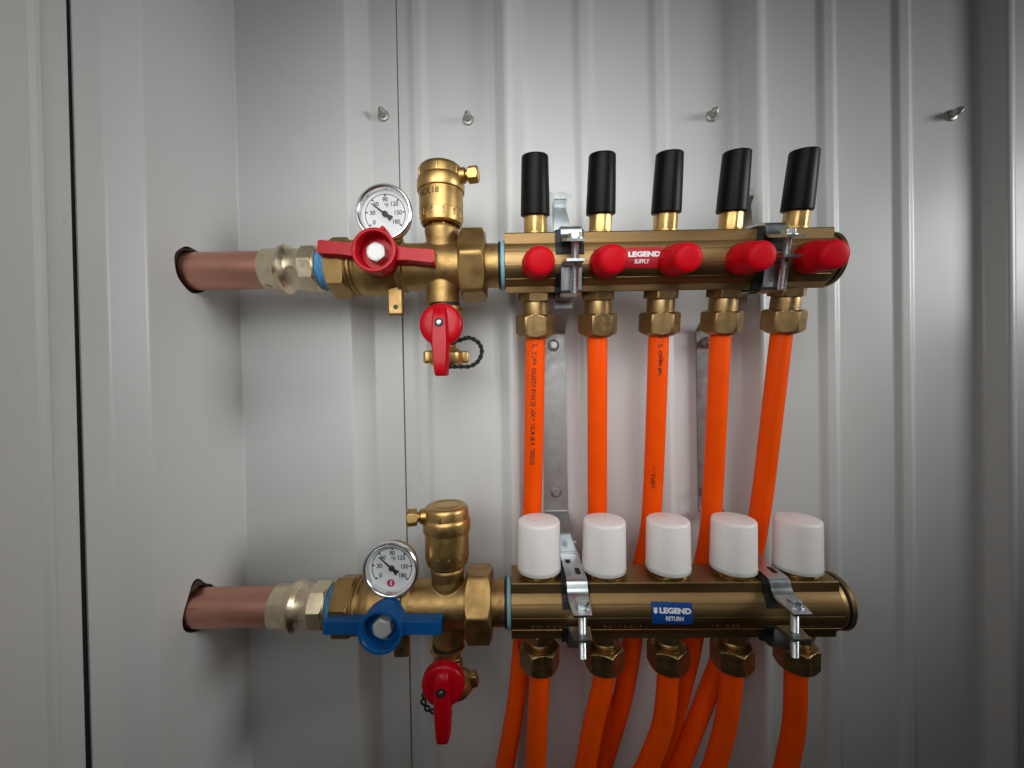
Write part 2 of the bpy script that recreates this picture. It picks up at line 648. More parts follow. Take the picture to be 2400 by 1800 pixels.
def bar_mesh():
    bm = NB()
    lp = bar_loop()
    prism(bm, lp, -3.5, 236.5)
    lathe(bm, [(235.5, 20.2), (239.5, 20.2), (240.5, 19.6)], 'x')
    # shallow extrusion ridges on the front
    for ang in (66, 92, 121):
        a = R(ang)
        c = V(116.5, -20.6 * math.sin(a), 20.6 * math.cos(a))
        box(bm, c, (239.6, .5, .9), .15, Matrix.Rotation(R(90) - a, 3, 'X'))
    return mesh('bar', bm, M['bar'])


BAR = bar_mesh()


def end_cap(parent):
    bm = NB()
    lathe(bm, [(240, 18.5), (242.4, 19.6), (243, 19.6)], 'x')
    rg = part('seal_ring', bm, M['rubber'], parent)
    bm = NB()
    lathe(bm, [(242.8, 19.8), (243.3, 20.4), (245.4, 20.4), (247.0, 18.8), (247.4, 16.5), (246.6, 15.5), (246.6, 0.2)], 'x')
    part('end_cap', bm, M['bar'], parent)


def black_knob():
    bm = NB()

    def fl(a, t, r):
        return 1.05 * r * (1 + .003 * math.cos(8 * a + .4))
    lathe(bm, [(35.5, 7.5), (35.5, 9.9), (36.0, 10.35), (37, 10.4), (55, 9.95), (75.6, 9.35), (76.4, 9.15), (76.9, 8.7), (77.15, 7.9), (77.3, 4), (77.3, .2)],
          'z', seg=80, fn=fl)
    return mesh('flow_knob', bm, M['black'], 40)


def stem():
    bm = NB()
    lathe(bm, [(21.6, 8.9), (24, 8.9)], 'z')
    lathe(bm, [(23.8, 8.7), (34.4, 8.7), (35.4, 8.2), (36.5, 8.2)], 'z', seg=96, fn=hexfn(8.35, .26, 8))
    return mesh('stem', bm, M['gold'])


def red_cap():
    bm = NB()

    def fl(a, t, r):
        return r * (1 + (.010 * math.cos(14 * a) if t > -44 else 0))
    prof = [(-19, 10.8), (-21, 11.4), (-32, 11.2), (-33.5, 10.9), (-34.5, 10.3), (-45.5, 9.9), (-47.5, 9.5), (-48.9, 8.7), (-49.8, 7.2), (-50.3, 5), (-50.5, 2.5), (-50.55, .2)]
    lathe(bm, prof, 'y', seg=84, fn=fl)
    return mesh('protective_cap', bm, M['redcap'], 40)


def outlet_s(rot):
    bm = NB()
    hexnut(bm, -27.2, -20.6, 12.2, rot=rot + .2, ch=.8)
    lathe(bm, [(-38, 10.6), (-28.5, 10.6), (-27, 10.2)], 'z')
    hexnut(bm, -54.2, -37.2, 13.9, rot=rot, ch=1.8)
    lathe(bm, [(-56.0, 10.2), (-55.2, 11.8), (-53.8, 12.4)], 'z')
    return mesh('outlet_nut', bm, M['nut'], 28)


def outlet_r(rot):
    bm = NB()
    hexnut(bm, -28.2, -20.6, 10.8, rot=rot + .25, ch=.8)
    lathe(bm, [(-34, 8.0), (-32.6, 9.2), (-30.5, 9.6), (-29, 9.0), (-28, 8.2)], 'z')
    hexnut(bm, -50.2, -33.4, 13.6, rot=rot, ch=1.8)
    lathe(bm, [(-51.8, 10.0), (-51.0, 11.4), (-49.8, 12.0)], 'z')
    return mesh('outlet_nut', bm, M['nut'], 28)


def white_knob():
    bm = NB()
    lathe(bm, [(28.6, 16.5), (61.6, 15.9), (62.8, 15.65), (63.6, 15.0), (64.0, 14.0), (64.0, .2)], 'z', seg=72)
    return mesh('actuator_cap', bm, M['white'], 40)


def knob_rim():
    bm = NB()
    lathe(bm, [(25.8, 14.2), (25.5, 15.6), (26.3, 16.6), (28.6, 16.7), (28.8, 15.8)], 'z', seg=72)
    return mesh('rim', bm, M['milky'], 40)


def knob_base():
    bm = NB()
    lathe(bm, [(21.8, 12.2), (22.4, 14.6), (23.2, 14.6), (23.6, 12.4), (27, 12.2)], 'z')
    for k in range(6):
        a = k * PI / 3 + .3
        box(bm, (13.9 * math.cos(a), 13.9 * math.sin(a), 23.6), (1.6, 4.2, 1.6), .3, Matrix.Rotation(a, 3, 'Z'))
    return mesh('knob_base', bm, M['gold'])


def sticker(parent, x0, x1, a0, a1, matl, lines, rr=21.0, skew=0.0, emblem=False, matt=None):
    """label bent round the bar; angles are heights round the cylinder, in degrees below its top"""
    am = (a0 + a1) / 2
    xm = (x0 + x1) / 2

    def wrap(u, v, w, off):
        v2 = v + skew * u
        a = R(am) - v2 / rr
        q = rr + off + w
        return V(xm + u, -q * math.sin(a), q * math.cos(a))
    bm = NB()
    H = R(a1 - a0) * rr
    n, mm = 8, 10
    top = [[bm.verts.new(wrap((x1 - x0) * (i / n - .5), H * (j / mm - .5), 0, .12)) for j in range(mm + 1)] for i in range(n + 1)]
    bot = [[bm.verts.new(wrap((x1 - x0) * (i / n - .5), H * (j / mm - .5), 0, -.3)) for j in range(mm + 1)] for i in range(n + 1)]
    for g in (top, bot):
        for i in range(n):
            for j in range(mm):
                bm.faces.new((g[i][j], g[i + 1][j], g[i + 1][j + 1], g[i][j + 1]))
    for i in range(n):
        for j in (0, mm):
            bm.faces.new((top[i][j], top[i + 1][j], bot[i + 1][j], bot[i][j]))
    for j in range(mm):
        for i in (0, n):
            bm.faces.new((top[i][j], top[i][j + 1], bot[i][j + 1], bot[i][j]))
    lab = part('label_sticker', bm, matl, parent)
    for (s, size, u0, v0, bold, sx) in lines:
        t = text_bm(s, size, .04, bold, sx=sx)
        remap(t, lambda u, v, w: wrap(u + u0, v + v0, w, .22))
        part('lettering', t, M['lblwhite'], lab)
    if emblem:
        t = NB()
        pts = [(0, -1.75), (.95, -.7), (.85, .35), (.45, .1), (.9, .9), (.75, 1.7), (.2, 1.2), (0, 1.5), (-.2, 1.2), (-.75, 1.7), (-.9, .9), (-.45, .1), (-.85, .35), (-.95, -.7)]
        c0 = [t.verts.new((0, -.1, z)) for z in (.04, -.04)]
        A = [t.verts.new((*p, .04)) for p in pts]
        B = [t.verts.new((*p, -.04)) for p in pts]
        for i in range(len(pts)):
            j = (i + 1) % len(pts)
            t.faces.new((A[i], A[j], c0[0]))
            t.faces.new((B[j], B[i], c0[1]))
            t.faces.new((A[i], B[i], B[j], A[j]))
        remap(t, lambda u, v, w: wrap(u * 1.5 + emblem[0], v * 1.35 + emblem[1], w, .22))
        part('emblem', t, M['lblwhite'], lab)
    return lab


man_s = thing('supply_manifold', 'upper bronze manifold bar with black knobs, red caps and red supply label', 'manifold', AX_S, ROT_S)
part('bar', BAR, parent=man_s)
end_cap(man_s)
kn, st, rc = black_knob(), stem(), red_cap()
for k, x in enumerate(PORTS):
    s_ = part('stem', st, parent=man_s, loc=(x, 0, 0), rot=(0, 0, .3 * k))
    part('flow_knob', kn, parent=man_s, loc=(x, 0, 0), rot=(0, 0, .5 * k))
    part('protective_cap', rc, parent=man_s, loc=(x + .3, 0, (-.6, -.4, -.2, .2, .2)[k]), rot=(0, .2 * k, R((0, -1.5, -1.5, -2.5, -4)[k])))
    part('outlet_nut', outlet_s((.45, .6, .35, .30, .1)[k]), parent=man_s, loc=(x, 0, 0))
# thread of red flash on the second cap
sticker(man_s, 81, 110.7, 62, 103, M['lblred'], [('LEGEND', 4.8, 1.2, 2.0, .24, 1.30), ('SUPPLY', 4.0, -0.6, -3.0, .12, .80)], emblem=None)

man_r = thing('return_manifold', 'lower bronze manifold bar with white capped ports and blue return label', 'manifold', AX_R, ROT_R)
part('bar', BAR, parent=man_r)
end_cap(man_r)
wk, kr, kb = white_knob(), knob_rim(), knob_base()
bm = NB()
lathe(bm, [(64.0, 1.1), (64.12, 1.0), (64.15, .1)], 'z', seg=20)
dot = mesh('dimple', bm, M['offgrey'] if 'offgrey' in M else M['offwhite'])
for k, x in enumerate(PORTS_R):
    part('knob_base', kb, parent=man_r, loc=(x, 0, 0), rot=(0, 0, .4 * k))
    c_ = part('actuator_cap', wk, parent=man_r, loc=(x, 0, 0), rot=(R((0, .4, -.3, .2, 0)[k]), R((0, .3, -.2, .3, .2)[k]), .3 * k))
    part('rim', kr, parent=c_)
    part('dimple', dot, parent=c_, loc=((-2.5, 3.5, 3, 4, 3)[k], (-3, 4, 5, 4, 5)[k], 0))
    part('outlet_nut', outlet_r((.62, .20, .12, .05, -.1)[k]), parent=man_r, loc=(x, 0, 0))
sticker(man_r, 97.5, 126.5, 62, 104, M['lblblue'], [('LEGEND', 4.9, 2.1, 1.9, .25, 1.24), ('RETURN', 4.3, 1.6, -3.5, .13, .80)], skew=-.035, emblem=(-12.0, 1.9))
# cast marking along the lower front of the bar
for xs, s in ((10, 'OCR & OC'), (62, 'OCR 8 OCR 8 L'), (140, 'E C   OCO'), (205, '-- - --')):
    t = text_bm(s, 3.8, .28, .03, align='LEFT', sx=1.25)
    remap(t, lambda u, v, w: (lambda a: V(xs + u, -(20.72 + w) * math.sin(a), (20.72 + w) * math.cos(a)))(R(113) - v / 20.7))
    part('raised_marking', t, M['bar'], man_r)


# ================================================================== VALVE GROUPS
XV = -52.0       # vertical axis of vent and drain


def valve_body(parent):
    bm = NB()
    lathe(bm, [(-119, 19), (-115, 19.5), (-113, 20.4), (-108, 21.4), (-101, 21.2), (-94, 19.6), (-90, 18.4), (-86, 17.6), (-84.6, 17.4), (-84.2, 19.0), (-80, 19.0), (-79.4, 17.6),
               (-72, 17.7), (-62, 17.8), (-36, 17.6)], 'x', seg=72)
    lathe(bm, [(0, 13.0), (16, 12.6), (20, 12.0), (27, 13.2), (29, 12.6)], 'z', (XV, 0, 0))
    lathe(bm, [(-29.5, 12.2), (-18, 12.6), (0, 13)], 'z', (XV, 0, 0))
    lathe(bm, [(-20.6, 7.5), (0, 8)], 'y', (-94, 0, 0))          # spindle boss
    lathe(bm, [(0, 8.5), (26, 7.0)], 'z', (-90, 3, 0))        # gauge pocket
    box(bm, (-87.5, -4, -27), (11.5, 5, 21), 1.2)
    me = cast('body', bm, M['cast'], .5, 7)
    b = part('body', me, parent=parent)
    bm = NB()
    lathe(bm, [(-6.62, 1.9), (-6.4, 1.9)], 'y', (-87, 0, -31.5), 24)
    part('tab_hole', bm, M['ink'], b)  # black disc on the tab stands for the shaded hole
    bm = NB()
    hexnut(bm, -136, -121.5, 20.2, 'x', rot=R(12), ch=1.6)
    lathe(bm, [(-121.6, 20.6), (-120.8, 21.0), (-120.2, 21.0), (-119.6, 19.6), (-118.8, 19.6), (-118.2, 20.8), (-117.2, 20.8), (-116.4, 19.6)], 'x', seg=72)
    part('end_hex', bm, M['cast'], parent)
    bm = NB()
    hexnut(bm, -37.4, -18.2, 24.6, 'x', rot=R(30 - 6), ch=2.4)
    part('union_nut', bm, M['cast'], parent)
    bm = NB()
    lathe(bm, [(-18.6, 16.6), (-8.4, 16.6)], 'x', seg=72)
    part('tailpiece', bm, M['cast'], parent)
    bm = NB()
    lathe(bm, [(-8.6, 17.0), (-8.2, 18.0), (-6.9, 18.0), (-6.6, 17)], 'x', seg=72)
    part('seal_ring', bm, M['rubber'], parent)
    bm = NB()
    lathe(bm, [(-6.8, 17.4), (-6.5, 18.6), (-4.0, 18.6), (-3.4, 17.6)], 'x', seg=72)
    part('blue_ring', bm, M['bluering'], parent)


def handle(parent, matl, tilt, z0, nub):
    """butterfly handle: cup hub, two bevelled wings, hex bolt"""
    yF = -33.5
    bm = NB()
    lathe(bm, [(yF + 22, 12.5), (yF + 20, 14.5), (yF + 1, 15.6), (yF + .2, 15.2), (yF, 14.6), (yF + .1, 13.4), (yF + 1.0, 12.7), (yF + 11, 11.6), (yF + 11.5, 10.8), (yF + 11.6, .3)], 'y', seg=72)
    for sx in (-1, 1):
        vs = []
        for (x, h, d) in ((12, 5.6, 5.5), (24, 4.9, 5.0), (40.0, 5.3, 5.0), (41.0, 4.6, 4.4)):
            ch = 1.8
            zt, zb = h, -h
            # section: bevelled towards the front
            sec = [(yF + 4.5, zb + ch * .6), (yF + 4.5, zt - ch * .3), (yF + 5.3, zt), (yF + 15, zt), (yF + 15, zb), (yF + 8.2, zb)]
            vs.append([bm.verts.new((sx * x, y, z)) for y, z in sec])
        for a, b in zip(vs[:-1], vs[1:]):
            for i in range(6):
                j = (i + 1) % 6
                bm.faces.new((a[i], a[j], b[j], b[i]))
        bm.faces.new(vs[0])
        bm.faces.new(vs[-1])
    if nub:
        lathe(bm, [(yF + 1, 1.2), (yF + 1.6, 2.0), (yF + 12, 2.1)], 'y', (4.6, 0, 15.2), 24)
    h = part('handle', bm, matl, parent, (-94, 0, z0), (0, R(tilt), 0), 30)
    bm = NB()
    hexnut(bm, yF + 4.5, yF + 12, 6.3, 'y', rot=.35, ch=.9)
    lathe(bm, [(yF + 4.4, .3), (yF + 4.3, 3), (yF + 4.3, 5.2), (yF + 4.6, 5.6)], 'y', seg=40)
    part('bolt', bm, M['bolt'], h)


def gauge(parent_name, label, loc, rz, logo, ndl):
    g = thing(parent_name, label, 'thermometer', loc, (0, rz, 0), 'dial thermometers on the valves')
    bm = NB()
    lathe(bm, [(20, 6), (14, 8), (12.5, 15.5), (11.5, 17.4), (6, 18.2), (5.2, 18.2)], 'y', seg=72)
    part('case', bm, M['cast'], g)
    bm = NB()
    lathe(bm, [(2.5, 18.6), (2.3, 20.2), (.8, 20.6), (-1.2, 20.4), (-2.0, 19.6), (-2.1, 18.8), (-1.6, 18.0), (-.6, 17.5), (1.0, 17.2), (3.2, 16.6), (3.6, 16.4)], 'y', seg=96, cap=False)
    part('bezel', bm, M['chrome'], g)
    bm = NB()
    lathe(bm, [(3.2, 17.0), (5.6, 17.0)], 'y', seg=72)
    d = part('dial', bm, M['dial'], g)
    bm = NB()
    R0 = 13.6

    def arc(r0, r1, a0, a1, n):
        for k in range(n):
            q = []
            for (rr, aa) in ((r0, k), (r1, k), (r1, k + 1), (r0, k + 1)):
                A = a0 + (a1 - a0) * aa / n
                q.append((rr * math.sin(A), rr * math.cos(A)))
            f = [bm.verts.new((x, 3.08, z)) for x, z in q]
            b2 = [bm.verts.new((x, 3.3, z)) for x, z in q]
            bm.faces.new(f)
            bm.faces.new(b2)
            for i in range(4):
                bm.faces.new((f[i], f[(i + 1) % 4], b2[(i + 1) % 4], b2[i]))
    arc(14.4, 14.9, R(-128), R(128), 90)
    for k in range(7):
        A = R(-126 + 42 * k)
        c = V(13.7 * math.sin(A), 3.16, 13.7 * math.cos(A))
        box(bm, c, (1.0, .12, 1.7), 0, Matrix.Rotation(A, 3, 'Y'))
    part('scale', bm, M['ink'], d)
    for k, s in enumerate(('0', '30', '60', '90', '120', '150', '180')):
        A = R(-126 + 42 * k)
        rr = (10.2, 9.4, 9.9, 10.6, 10.0, 9.2, 9.7)[k]
        t = text_bm(s, 4.5, .05, .07, sx=.9)
        remap(t, lambda u, v, w: V(u + rr * math.sin(A), 3.08 - w, v + rr * math.cos(A)))
        part('numeral', t, M['ink'], d)
    t = text_bm('°F', 4.0, .05, .06)
    remap(t, lambda u, v, w: V(u + .9, 3.08 - w, v + 6.2))
    part('numeral', t, M['ink'], d)
    if logo:
        bm = NB()
        lathe(bm, [(3.06, .1), (3.06, 2.8), (3.2, 2.8)], 'y', (-.6, 0, -11.4), 40)
        lg = part('red_dot', bm, M['dotred'], d)
        bm = NB()
        tube(bm, catmull([V(-.9, 2.98, -13.2), V(-.7, 2.98, -12), V(-1.0, 2.98, -10.4), V(-.1, 2.98, -9.6)], 5), .30, 8)
        tube(bm, catmull([V(-.2, 2.98, -13.0), V(.2, 2.98, -11.8), V(-.1, 2.98, -10.6), V(.7, 2.98, -10.0)], 5), .22, 8)
        part('emblem', bm, M['lblwhite'], lg)
    # needle
    bm = NB()
    A = R(ndl)
    Rm = Matrix.Rotation(A, 3, 'Y')
    for (pts) in ([(-.25, 12.6), (.25, 12.6), (.75, 0), (-.75, 0)], [(-1.1, 0), (1.1, 0), (1.2, -2.6), (2.1, -5.6), (-2.1, -5.6), (-1.2, -2.6)]):
        f = [bm.verts.new(Rm @ V(x, 1.9, z)) for x, z in pts]
        b2 = [bm.verts.new(Rm @ V(x, 2.2, z)) for x, z in pts]
        bm.faces.new(f)
        bm.faces.new(b2)
        for i in range(len(pts)):
            j = (i + 1) % len(pts)
            bm.faces.new((f[i], f[j], b2[j], b2[i]))
    lathe(bm, [(3.2, .9), (2.3, .9), (2.3, 2.1), (1.5, 2.0), (1.3, 1.4), (1.3, .1)], 'y', seg=32)
    part('needle', bm, M['ink'], g)
    return g


def vent(name, label, loc, rz, stamp):
    v = thing(name, label, 'air vent', loc, (0, 0, 0), 'brass air vents on the valves')
    bm = NB()
    hexnut(bm, 27.0, 35, 8.9, 'z', rot=.35, ch=.6, hi=False)
    part('neck', bm, M['gold'], v)
    bm = NB()
    lathe(bm, [(33.5, 9.0), (33.5, 12.5), (31.2, 13.2), (31, 14.2), (32.2, 15.6), (35.5, 16.3), (41, 16.5), (41.2, 16.75), (56, 16.75), (58, 16.6)], 'z', seg=80)
    b = part('body', bm, M['gold'], v)
    bm = NB()
    for k in range(12):
        A = k * PI / 6 + .25
        box(bm, (16.45 * math.cos(A), 16.45 * math.sin(A), 37.8), (.5, 2.0, 5.0), .2, Matrix.Rotation(A, 3, 'Z'))
    part('notch', bm, M['nut'], b)
    bm = NB()
    lathe(bm, [(56.2, 16.8), (56.6, 17.8), (57.2, 18.1), (64.5, 18.1), (66.0, 17.6), (67.0, 16.9), (72.5, 16.7), (74.6, 16.1), (75.8, 14.8), (76.2, 13.0), (76.0, 11.6), (75.4, 10.8), (75.4, 9.6), (76.0, 9.0), (76.2, 8.4), (76.2, .2)], 'z', seg=96)
    for A in (-.5, -1.45, -2.5, 1.2, 2.4):
        box(bm, (16.9 * math.cos(A), 16.9 * math.sin(A), 69.5), (1.2, 1.6, 6), .4, Matrix.Rotation(A, 3, 'Z'))
    part('cap', bm, M['gold'], v, rot=(0, 0, rz))
    bm = NB()
    lathe(bm, [(14, 6.2), (19.5, 5.6), (20.5, 3.9), (22.2, 3.9)], 'x', (0, 0, 68.6), 40)
    hexnut(bm, 21.8, 29.6, 5.6, 'x', (0, 0, 68.6), .2, 1.0)
    box(bm, (29.75, 0, 68.6), (.3, 1.2, 8), 0)
    part('bleed_screw', bm, M['gold'], v, rot=(0, 0, rz))
    if stamp:
        t = text_bm('ISOL18', 6.0, .03, .06)
        remap(t, lambda u, vv, w: (lambda a: V((16.86 + w) * math.sin(a), -(16.86 + w) * math.cos(a), 51.6 + vv))(u / 16.8 - .46))
        part('stamped_marking', t, M['etch'], b)
    return v


def drain(name, label, loc, kind):
    d = thing(name, label, 'drain valve', loc, (0, 0, 0), 'red handled drain valves')
    bm = NB()
    lathe(bm, [(-31.2, 11.2), (-28.4, 11.2)], 'z')
    part('seal_ring', bm, M['rubber'], d)
    bm = NB()
    if kind == 0:
        lathe(bm, [(-37, 10.5), (-36, 12.8), (-34.8, 13.4), (-32, 13.4), (-31.2, 12.6)], 'z')
        lathe(bm, [(-64, 7.5), (-58, 8), (-55, 10.2), (-40, 10.8), (-36, 10.5)], 'z')
        lathe(bm, [(-17, 7), (0, 7)], 'y', (0, 0, -47.5))
    else:
        lathe(bm, [(-40, 8.5), (-36, 11.5), (-34, 13.4), (-31.4, 13.2)], 'z')
        hexnut(bm, -43, -39.6, 10, 'z', rot=.1)
        lathe(bm, [(-56, 9.5), (-50, 11.6), (-46, 11.6), (-42.5, 9)], 'z')
        lathe(bm, [(-17, 7), (0, 7)], 'y', (0, 0, -47.5))
        lathe(bm, [(-66, 7.5), (-56, 9)], 'z', (2, 2, 0))
    part('body', bm, M['gold'], d)
    # outlet cap
    bm = NB()
    lathe(bm, [(-76.2, 10.5), (-75.4, 12.0), (-72, 13.6), (-67, 13.2), (-64.5, 10.8), (-62.6, 8.2)], 'z', seg=64,
          fn=lambda a, t, r: r * (1 + .03 * math.cos(6 * a)))
    for sx in (-1, 1):
        box(bm, (sx * 13.6, 0, -69.8), (7.2, 9, 9.5), 1.6)
    if kind == 0:
        cp = part('outlet_cap', bm, M['gold'], d, rot=(0, 0, .35))
    else:
        cp = part('outlet_cap', bm, M['gold'], d, loc=(-13.5, 6, 0), rot=(0, R(-16), 0))
    # handle: disc with a raised lever
    bm = NB()
    lathe(bm, [(-15.5, 13.6), (-16.5, 15.4), (-21.0, 15.5), (-22.6, 14.9), (-23.6, 13.2), (-24.2, 9), (-24.4, .2)], 'y', (0, 0, -47.5), 80)
    rows = []
    for (z, w, yf) in ((-34.8, 3.6, -24.2), (-36.5, 4.4, -26.5), (-42, 4.9, -28.6), (-50, 5.3, -29.4), (-62, 5.6, -29.6), (-74, 4.9, -29.8), (-81.5, 4.3, -29.8), (-83.4, 4.0, -29.0), (-84.6, 3.6, -27.0)):
        q = 1.3
        yb = -22.0 if z > -62 else -21.0
        sec = [(-w - .7, yb), (-w, yf + q), (-w + q * .7, yf), (w - q * .7, yf), (w, yf + q), (w + .9, yb)]
        rows.append([bm.verts.new((x, y, z)) for x, y in sec])
    for a, b in zip(rows[:-1], rows[1:]):
        for i in range(6):
            j = (i + 1) % 6
            bm.faces.new((a[i], a[j], b[j], b[i]))
    bm.faces.new(rows[0])
    bm.faces.new(rows[-1])
    h = part('handle', bm, M['red'], d, ang=42)
    bm = NB()
    lathe(bm, [(-28.9, .1), (-29.62, .1), (-29.62, 3.2), (-29.2, 3.3)], 'y', (0, 0, -47), 40)
    part('screw_recess', bm, M['rubber'], h)  # black disc gives the screw recess its shade as colour
    bm = NB()
    lathe(bm, [(-29.0, 1.9), (-30.1, 1.8), (-30.4, 1.2), (-30.45, .1)], 'y', (0, 0, -47), 32)
    box(bm, (0, -30.45, -47), (.45, .2, 3.0), 0, Matrix.Rotation(.15, 3, 'Y'))
    part('screw', bm, M['zinc'], h)
    # cord of the cap
    bm = NB()
    if kind == 0:
        pts = [V(-10, -3, -60), V(4, -12, -60.5), V(13, -9, -57.5), V(19, -8, -56.0), V(25.5, -8, -59.5), V(28.2, -8, -66), V(25.5, -8, -73.5), V(19, -9, -77.5), V(10, -10, -77.6), V(2, -8, -77.6)]
        c = catmull(pts, 14)
        for ph in (0, PI):
            fr = frames(c)
            tw = [p + (n * math.cos(k * .42 + ph) + b * math.sin(k * .42 + ph)) * .8 for k, (p, t, n, b) in enumerate(fr)]
            tube(bm, tw, .95, 10)
    else:
        pts = [V(-11.5, -8, -58), V(-15.5, -8, -63), V(-17.5, -8, -69), V(-14.5, -8, -75), V(-9, -8, -77), V(-5.5, -8, -72), V(-4, -8, -66)]
        c = catmull(pts, 14)
        for ph in (0, PI):
            fr = frames(c)
            tw = [p + b * 1.7 * math.sin(k * .26 + ph) + n * .5 * math.cos(k * .26 + ph) for k, (p, t, n, b) in enumerate(fr)]
            tube(bm, tw, .82, 10)
    part('cord', bm, M['rubber'], d)
    return d


def copper(name, label, ax, xend, seal):
    c = thing(name, label, 'copper pipe', ax, (0, 0, 0), 'copper pipes coming out of the wall')
    bm = NB()
    lathe(bm, [(-285, 14.3), (xend + 4, 14.3)], 'x', seg=72)
    part('tube', bm, M['copper'], c)
    bm = NB()
    x = xend
    lathe(bm, [(x - .2, 14.4), (x, 15.6), (x + .6, 15.9), (x + 11, 15.9), (x + 12.2, 16.4), (x + 13.4, 18.0), (x + 15, 18.7), (x + 17.2, 18.6), (x + 18.6, 17.4), (x + 20, 16.1), (x + 22, 15.8), (x + 29.5, 15.8), (x + 30.5, 16.2)], 'x', seg=72)
    hexnut(bm, x + 30, x + 41.5, 16.6, 'x', rot=.2, ch=.9, n=8)
    lathe(bm, [(x + 41.2, 16.4), (x + 42, 17.2), (x + 42.8, 17.2), (x + 43.4, 16.2)], 'x', seg=72)
    f = part('press_fitting', bm, M['pale'], c)
    bm = NB()
    rows = []
    random.seed(len(name))
    for k in range(12):
        rows.append((x + 43 + k * .95, 15.5 + random.uniform(-.5, .5)))
    lathe(bm, rows, 'x', seg=60, fn=lambda a, t, r: r + .35 * math.sin(2 * a + t * 2) + .2 * math.sin(9 * a + t))
    part('thread_tape', bm, M['tape'], f)
    # sealant round the hole
    bm = NB()
    nseg, ms = 90, 14
    rings = []
    for i in range(nseg):
        a = 2 * PI * i / nseg
        big = 1.0 + seal[0] * math.exp(-(((a - seal[1] + PI) % (2 * PI) - PI) / seal[2]) ** 2)
        q = []
        for j in range(ms):
            bb = 2 * PI * j / ms
            p = V(XC - 2.2 + 1.1 * big * math.cos(bb) * .8, 0, 0)
            rr = 16.3 + (big - 1) * 1.2 + (1.5 * big - .9) * math.sin(bb)
            nz = noise.noise(V(a * 3, bb, seal[1])) * .9 * big
            p.y, p.z = (rr + nz) * math.cos(a), (rr + nz) * math.sin(a)
            p.x += nz * .6
            q.append(bm.verts.new(p))
        rings.append(q)
    for i in range(nseg):
        a, b = rings[i], rings[(i + 1) % nseg]
        for j in range(ms):
            jj = (j + 1) % ms
            bm.faces.new((a[j], a[jj], b[jj], b[j]))
    part('sealant', bm, M['sealant'], c)
    return c


def offs(ax, d):
    return V(*ax) + V(*d)


copper('copper_pipe', 'upper copper pipe leading to the red handled valve', AX_S, -187, (.1, 1.6, .5))
copper('copper_pipe', 'lower copper pipe leading to the blue handled valve, ragged sealant above its hole', AX_R, -184, (1.9, 1.75, .42))

vs_ = thing('shutoff_valve', 'brass shutoff valve with red butterfly handle', 'valve', AX_S, (0, 0, 0), 'butterfly handled shutoff valves')
valve_body(vs_)
handle(vs_, M['red'], 5.8, 3.4, True)
vr_ = thing('shutoff_valve', 'brass shutoff valve with blue butterfly handle', 'valve', AX_R, (0, 0, 0), 'butterfly handled shutoff valves')
valve_body(vr_)
handle(vr_, M['blue'], 1.2, -1.5, False)

gauge('dial_thermometer', 'round dial thermometer half covered by the red butterfly handle', AX_S + V(-90.5, -19, 34.7), R(0), False, -52)
gauge('dial_thermometer', 'round dial thermometer with red dot above the blue butterfly handle', AX_R + V(-91.2, -15, 33.6), R(2), True, -50)
vent('air_vent', 'upper brass air vent with stamped letters and bleed screw pointing right', AX_S + V(XV, 0, 0), R(-8), True)
vent('air_vent', 'lower brass air vent with plain body and bleed screw pointing left', AX_R + V(XV, 0, 0), R(180 + 14), False)
drain('drain_valve', 'red levered drain valve under the upper manifold valve, cord loop on its right', AX_S + V(XV + 1.5, 0, 0), 0)
drain('drain_valve', 'red levered drain valve at the bottom, knotted black cord on its left', AX_R + V(XV - 1.5, 0, 0), 1)


